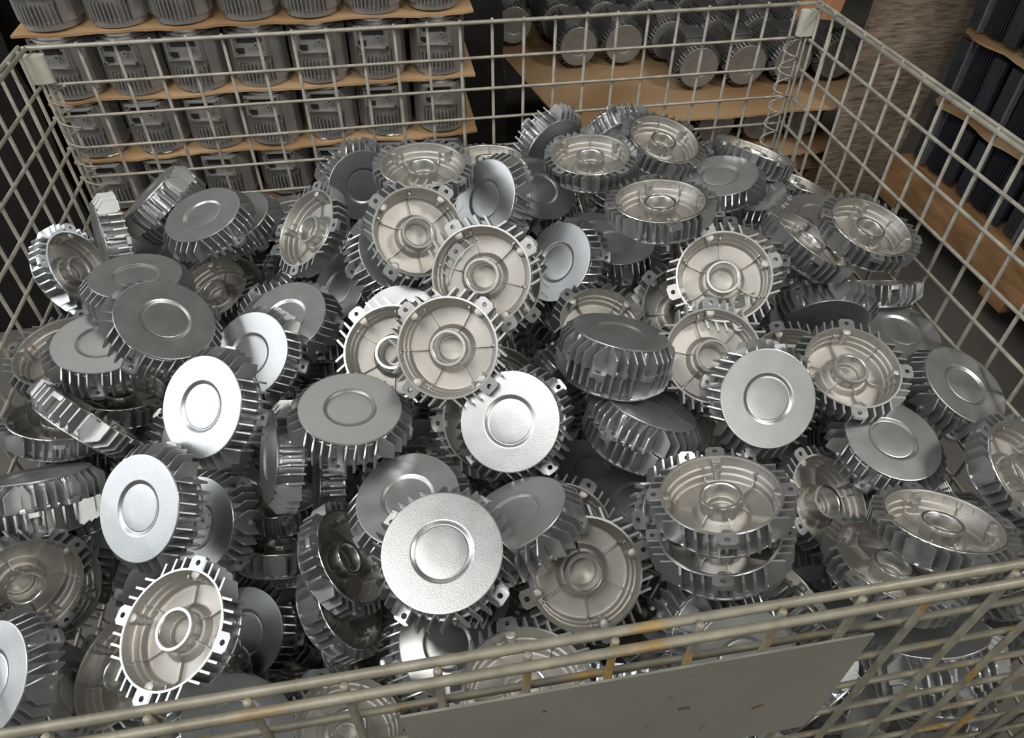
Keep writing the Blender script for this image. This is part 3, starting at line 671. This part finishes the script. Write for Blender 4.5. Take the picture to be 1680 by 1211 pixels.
def sheet_mesh(name, x0, x1, y0, y1, z0, th, seed, wav=6.0, curl=0.0, torn=3.0):
    rnd = random.Random(seed); b = MB()
    nx = 40
    fr = [(x0 + (x1-x0)*i/nx, y0 + rnd.uniform(-torn, torn)*(1 if 0 < i < nx else .5)) for i in range(nx+1)]
    bk = [(x, y1) for x, _ in fr]
    v = []; f = []
    ny = 6
    for i, (x, y) in enumerate(fr):
        for j in range(ny+1):
            yy = y + (y1-y)*(j/ny)**1.6
            zz = z0 + wav*.3*math.sin(x*.028+seed)*math.exp(-(yy-y0)/60.0) - curl*max(0, 1-(yy-y0)/70.0)*(.4+.6*math.sin(x*.011+seed*1.7)**2)
            v.append((x, yy, zz)); 
    n = len(v); v += [(a, c, d+th) for a, c, d in v]
    w = ny+1
    for i in range(nx):
        for j in range(ny):
            a = i*w+j; q = (a, a+1, a+w+1, a+w); f += [q, tuple(t+n for t in q)[::-1]]
        a = i*w; f.append((a, a+w, a+w+n, a+n)); a = i*w+ny; f.append((a, a+w, a+w+n, a+n))
    for i in (0, nx):
        for j in range(ny): a = i*w+j; f.append((a, a+1, a+1+n, a+n))
    b.add(v, f); return b.mesh(name, M_CARD, 60, smooth=False)
def left_stack():
    parts = motor_meshes()
    proto = bpy.data.objects.new('motor_housing', None); COL.objects.link(proto)
    for n, me in parts: obj(n, me, proto)
    tiers = [(-70, 'top tier'), (-190, 'second tier'), (-305, 'third tier'), (-421, 'fourth tier')]
    rnd = random.Random(5)
    for ti, (z, tn) in enumerate(tiers):
        me = sheet_mesh('cardboard_sheet', -150 if ti == 0 else -140, 655, 1253, 1640, z-4.5, 4.2, ti+1, 5, 3 if ti < 2 else 8)
        if ti < 3:
            tag(obj('cardboard_sheet', me), 'brown cardboard layer carrying the %s of upright motor housings' % tn, 'cardboard', 'cardboard layers in the left rear stack')
        for row in range(2):
            for i in range(7):
                M = Matrix.Translation(((-92+113*i+rnd.uniform(-3, 3))*MM, (1304+118*row+rnd.uniform(-3, 3))*MM, z*MM)) @ Matrix.Rotation(rnd.uniform(-.06, .06) - .1, 4, 'Z')
                c = proto.copy(); COL.objects.link(c); c.matrix_world = M
                c['label'] = ('grey motor housing standing upright, %s from left in the %s' if row == 0 else 'hidden motor housing behind the %s from left in the %s') % (ORD[i], tn)
                c['category'] = 'motor housing'; c['group'] = 'upright motor housings in the left rear stack'
                for ch in proto.children:
                    d = ch.copy(); COL.objects.link(d); d.parent = c
    for ch in list(proto.children): bpy.data.objects.remove(ch)
    bpy.data.objects.remove(proto)
    pallet('wooden pallet under the left rear stack of motor housings', -150, 655, 1246, 1640, -431, -940, M_WOOD)
def pallet(label, x0, x1, y0, y1, ztop, zfl, mat, along='x'):
    cx, cy = (x0+x1)/2, (y0+y1)/2
    r = empty('wooden_pallet', label, 'pallet', Matrix.Translation((cx*MM, cy*MM, zfl*MM)))
    inv = Matrix.Translation((-cx*MM, -cy*MM, -zfl*MM))
    H = ztop - zfl
    n = 6
    for k in range(n):
        b = MB()
        if along == 'x': w = (y1-y0)/n; b.box((x0, y0+k*w+3, ztop-18), (x1, y0+(k+1)*w-3, ztop))
        else: w = (x1-x0)/n; b.box((x0+k*w+3, y0, ztop-18), (x0+(k+1)*w-3, y1, ztop))
        obj('deck_board', b.mesh('deck_board', mat, 30, smooth=False), r, inv)
    for k in range(3):
        b = MB()
        if along == 'x': xx = x0 + (x1-x0-90)*k/2; b.box((xx, y0+2, zfl), (xx+90, y1-2, ztop-18))
        else: yy = y0 + (y1-y0-90)*k/2; b.box((x0+2, y0+(y1-y0-90)*k/2, zfl), (x1-2, yy+90, ztop-18))
        obj('stringer', b.mesh('stringer', mat, 30, smooth=False), r, inv)
    if H > 60:
        b = MB()
        if along == 'x': b.box((x0, y0-1, ztop-70), (x1, y0+24, ztop-18))
        else: b.box((x0-1, y0, ztop-105), (x0+45, y1, ztop-18))
        obj('side_beam', b.mesh('side_beam', mat, 30, smooth=False), r, inv)
left_stack()

# ---------------------------------------------------------------- lying motors with finned covers on cardboard, right rear
def lying_motors():
    b = MB()
    b.lathe([(50, 30), (52, 32), (52, 205), (46, 214)], 48, cap0=True, cap1=True)
    body = b.mesh('body', M_MOTOR_DK, 40)
    b = MB()
    for k in range(40):
        t = 2*PI*k/40
        if abs(((t - PI/2 + PI) % (2*PI)) - PI) < .5: continue
        b.box((50, -1, 36), (60, 1, 200), Matrix.Rotation(t, 4, 'Z'))
    fins = b.mesh('cooling_fins', M_MOTOR_DK, 30)
    b = MB()
    for q in range(4):
        for p in OFFS: fin_geo(b, p, Matrix.Rotation(q*PI/2+PI/4, 4, 'Z') @ Matrix.Translation((0, 0, 33)) @ Matrix.Rotation(PI, 4, 'X'), 69)
    shield_fins = b.mesh('shield_fins', M_MOTOR_DK, 40)
    b = MB(); b.lathe([(56, 33), (57, 4), (58.5, 2), (58.5, .6), (57.5, 0), (30.4, .1), (26.6, 2), (24.8, 1.8), (.5, 1.6)], 72, cap1=True)
    shield = b.mesh('end_shield', M_SHIELD, 28)
    b = MB(); b.box((-30, 48, 70), (30, 66, 150)); b.box((-33, 66, 66), (33, 71, 154))
    for sx in (-26, 26):
        for sz in (74, 146): b.lathe([(4, 0), (4, 3), (2, 3)], 10, Matrix.Translation((sx, 71, sz)) @ Matrix.Rotation(-PI/2, 4, 'X'), cap1=True)
    tb = b.mesh('terminal_box', M_MOTOR_DK, 35)
    proto = bpy.data.objects.new('electric_motor', None); COL.objects.link(proto)
    for n, me in (('body', body), ('cooling_fins', fins), ('shield_fins', shield_fins), ('end_shield', shield), ('terminal_box', tb)): obj(n, me, proto)
    base = Matrix(((1, 0, 0, 0), (0, 0, 1, 0), (0, 1, 0, 0), (0, 0, 0, 1)))   # local z -> world y, local y -> world z
    base = Matrix(((-1, 0, 0, 0), (0, 0, 1, 0), (0, 1, 0, 0), (0, 0, 0, 1)))
    rnd = random.Random(9)
    def put(x, y, z, label, group, yaw=0):
        c = proto.copy(); COL.objects.link(c)
        c.matrix_world = Matrix.Translation((x*MM, y*MM, z*MM)) @ Matrix.Rotation(yaw + rnd.uniform(-.05, .05), 4, 'Z') @ base
        c['label'] = label; c['category'] = 'motor'; c['group'] = group
        for ch in proto.children:
            d = ch.copy(); COL.objects.link(d); d.parent = c
    zs = -550
    rows = [(1890, [1409, 1557, 1705, 1853], 'front row'), (2112, [1090, 1242, 1394, 1546, 1698, 1850], 'second row'), (2334, [924, 1076, 1228, 1380, 1532, 1684, 1836], 'third row'), (2556, [924, 1076, 1228, 1380, 1532, 1684, 1836], 'rearmost row')]
    for y, xs, rn in rows:
        for i, x in enumerate(xs):
            put(x+rnd.uniform(-4, 4), y+rnd.uniform(-5, 5), zs+74, 'lying motor, round cover forward, %s from left in the %s on the tan cardboard' % (ORD[i], rn), 'motors lying on the large cardboard at the right rear')
    for i, x in enumerate([1330, 1478, 1626, 1774]):
        put(x, 1838, zs-86, 'lying motor under the large tan cardboard, %s from the left' % ORD[i], 'motors lying below the large cardboard at the right rear')
    for ch in list(proto.children): bpy.data.objects.remove(ch)
    bpy.data.objects.remove(proto)
    me = big_sheet(); tag(obj('cardboard_sheet', me), 'large tan cardboard sheet with worn patches under the lying motors', 'cardboard')
    me = sheet_mesh('cardboard_sheet', 1180, 1905, 1765, 2500, zs-168, 5, 7, 8, 4, 12)
    tag(obj('cardboard_sheet', me), 'torn reddish brown cardboard edge under the lower row of lying motors', 'cardboard')
    pallet('wooden pallet under the lying motors at the right rear', 1180, 1905, 1790, 2500, zs-170, -940, M_WOOD)
def big_sheet():
    zs = -550; b = MB(); rnd = random.Random(2)
    nx, ny = 48, 30; v = []; f = []
    for i in range(nx+1):
        u = i/nx
        for j in range(ny+1):
            t = j/ny
            yf = 1712 + 30*u + rnd.uniform(-2, 2)*(j == 0)
            xr = 1950 - 40*(1-min(1, t*8))**2
            x = (972 - 190*t) + (xr - (972-190*t))*u
            y = yf + (2800-yf)*t
            z = zs - 6 + 2.0*math.sin(x*.02)*math.exp(-(y-1712)/120) - 9*math.exp(-(y-yf)/25)*(.3+.7*u)
            v.append((x, y, z))
    n = len(v); v += [(a, c, d+6) for a, c, d in v]; w = ny+1
    for i in range(nx):
        for j in range(ny):
            a = i*w+j; q = (a, a+1, a+w+1, a+w); f += [q, tuple(t+n for t in q)[::-1]]
        a = i*w; f.append((a, a+w, a+w+n, a+n)); a = i*w+ny; f.append((a, a+w, a+w+n, a+n))
    for i in (0, nx):
        for j in range(ny): a = i*w+j; f.append((a, a+1, a+1+n, a+n))
    b.add(v, f); return b.mesh('cardboard_sheet', M_CARD_BIG, 60, smooth=False)
lying_motors()

# ---------------------------------------------------------------- weathered plywood board and plank, right rear
def boards():
    b = MB()
    # board stands on the floor behind the crate, its right edge slightly splintered
    rnd = random.Random(4); pts = [(1795, -940), (1995, -940)]
    for k in range(24):
        z = -940 + 900*k/23
        pts.append((1998 + 145*k/23 + rnd.uniform(-3.5, 3.5), z))
    pts += [(1795, -40)]
    b.prism(pts, 0, 19, Matrix.Translation((0, 1719, 0)) @ Matrix.Rotation(PI/2, 4, 'X'))
    tag(obj('plywood_board', b.mesh('plywood_board', M_PLY, 30, smooth=False)), 'weathered grey brown plywood board standing upright behind the right back corner of the crate', 'board')
    b = MB(); b.box((-62, -9, -540), (62, 9, 540))
    M = Matrix.Translation((1.775, 1.80, .215)) @ Matrix.Rotation(.16, 4, 'Y')
    o = obj('wooden_plank', b.mesh('wooden_plank', M_PLANK, 30, smooth=False)); o.matrix_world = M
    tag(o, 'orange brown rough plank leaning behind the top of the plywood board', 'plank')
boards()

# ---------------------------------------------------------------- big dark motors on a pallet, right
def right_stack():
    X = 2050.0
    H = 180.0
    b = MB(); b.lathe([(70, 4), (72, 6), (72, H-8), (66, H-2)], 48, cap0=True, cap1=True); body = b.mesh('body', M_BLUE, 40)
    b = MB()
    for k in range(64):
        t = 2*PI*k/64; b.box((70, -1.1, 6), (84, 1.1, H-6), Matrix.Rotation(t, 4, 'Z'))
    fins = b.mesh('cooling_fins', M_BLUE, 30)
    def foot(sx):
        b = MB(); b.box((-90, sx*54-5 if sx > 0 else -59-35, 14), (-78, 59+35 if sx > 0 else -54+5, H-14))
        for z in (34, H-34): b.lathe([(7, 0), (7, 1.2)], 18, Matrix.Translation((-90.5, sx*78, z)) @ Matrix.Rotation(-PI/2, 4, 'Y'), cap1=True)
        return b.mesh('mounting_foot', M_BLUE, 35)
    f1, f2 = foot(1), foot(-1)
    b = MB(); b.box((-92, 44, 6), (-78, 52, H-6)); strip = b.mesh('corner_strip', M_STRIP, 30)
    proto = bpy.data.objects.new('large_motor', None); COL.objects.link(proto)
    for n, me in (('body', body), ('cooling_fins', fins), ('mounting_foot', f1), ('mounting_foot', f2), ('corner_strip', strip)): obj(n, me, proto)
    tiers = [(-128, 'top tier'), (-318, 'second tier'), (-508, 'third tier'), (-705, 'lowest tier')]
    for ti, (z, tn) in enumerate(tiers):
        for i in range(5):
            y = 1560 - 212*i
            c = proto.copy(); COL.objects.link(c); c.matrix_world = Matrix.Translation(((X+96)*MM, y*MM, (z)*MM))
            c['label'] = 'large dark finned motor, %s from the rear in the %s at the right' % (ORD[i], tn)
            c['category'] = 'motor'; c['group'] = 'large dark motors in the right hand stack'
            for ch in proto.children:
                d = ch.copy(); COL.objects.link(d); d.parent = c
        if ti < 3:
            bb = MB(); pts = []; rnd = random.Random(ti)
            n = 40
            for k in range(n+1):
                yy = 1668 - 1090*k/n
                pts.append((X - 12 + 8*math.sin(k*.9+ti) + rnd.uniform(-3, 3) + (30 if k == 0 else 0), yy))
            pts += [(X+340, 578), (X+340, 1668)]
            bb.prism(pts, z-5, z-1)
            tag(obj('cardboard_sheet', bb.mesh('cardboard_sheet', M_CARD, 30, smooth=False)), 'brown cardboard divider under the %s of large dark motors at the right' % tn, 'cardboard', 'cardboard dividers in the right hand stack')
    for ch in list(proto.children): bpy.data.objects.remove(ch)
    bpy.data.objects.remove(proto)
    pallet('worn wooden pallet under the large dark motors at the right', X-30, X+340, 560, 1690, -706, -850, M_PALLET, 'y')
right_stack()

# ---------------------------------------------------------------- added dark blocks standing in for the blackness of the background
def dark_backdrop(label, x0, x1, y0, y1, z1):
    b = MB(); rnd = random.Random(int(x0)); n = 26; rings = 14; pts = []
    per = []
    for k in range(n): per.append((x0 + (x1-x0)*k/n, y0))
    for k in range(n): per.append((x1, y0 + (y1-y0)*k/n))
    for k in range(n): per.append((x1 - (x1-x0)*k/n, y1))
    for k in range(n): per.append((x0, y1 - (y1-y0)*k/n))
    m = len(per); cx, cy = (x0+x1)/2, (y0+y1)/2; v = []; f = []
    for j in range(rings+1):
        z = -939 + (z1+939)*j/rings; s = 1 if j < rings else .97
        for (x, y) in per: v.append((cx+(x-cx)*s + rnd.uniform(-7, 7), cy+(y-cy)*s + rnd.uniform(-7, 7), z + (rnd.uniform(-8, 0) if j else 0)))
    for j in range(rings):
        for k in range(m): k2 = (k+1) % m; f.append((j*m+k, j*m+k2, (j+1)*m+k2, (j+1)*m+k))
    f.append(tuple(range(m))[::-1]); f.append(tuple(rings*m+k for k in range(m)))
    b.add(v, f); tag(obj('backdrop_block', b.mesh('backdrop_block', M_BACKDROP, 60)), label, 'pallet load')
dark_backdrop('added dark block standing in for the blackness left of the upright motor housings', -1500, -300, 1560, 2700, 320)
dark_backdrop('added dark block standing in for the black gap between the two rear stacks', 60, 800, 1790, 2700, 60)
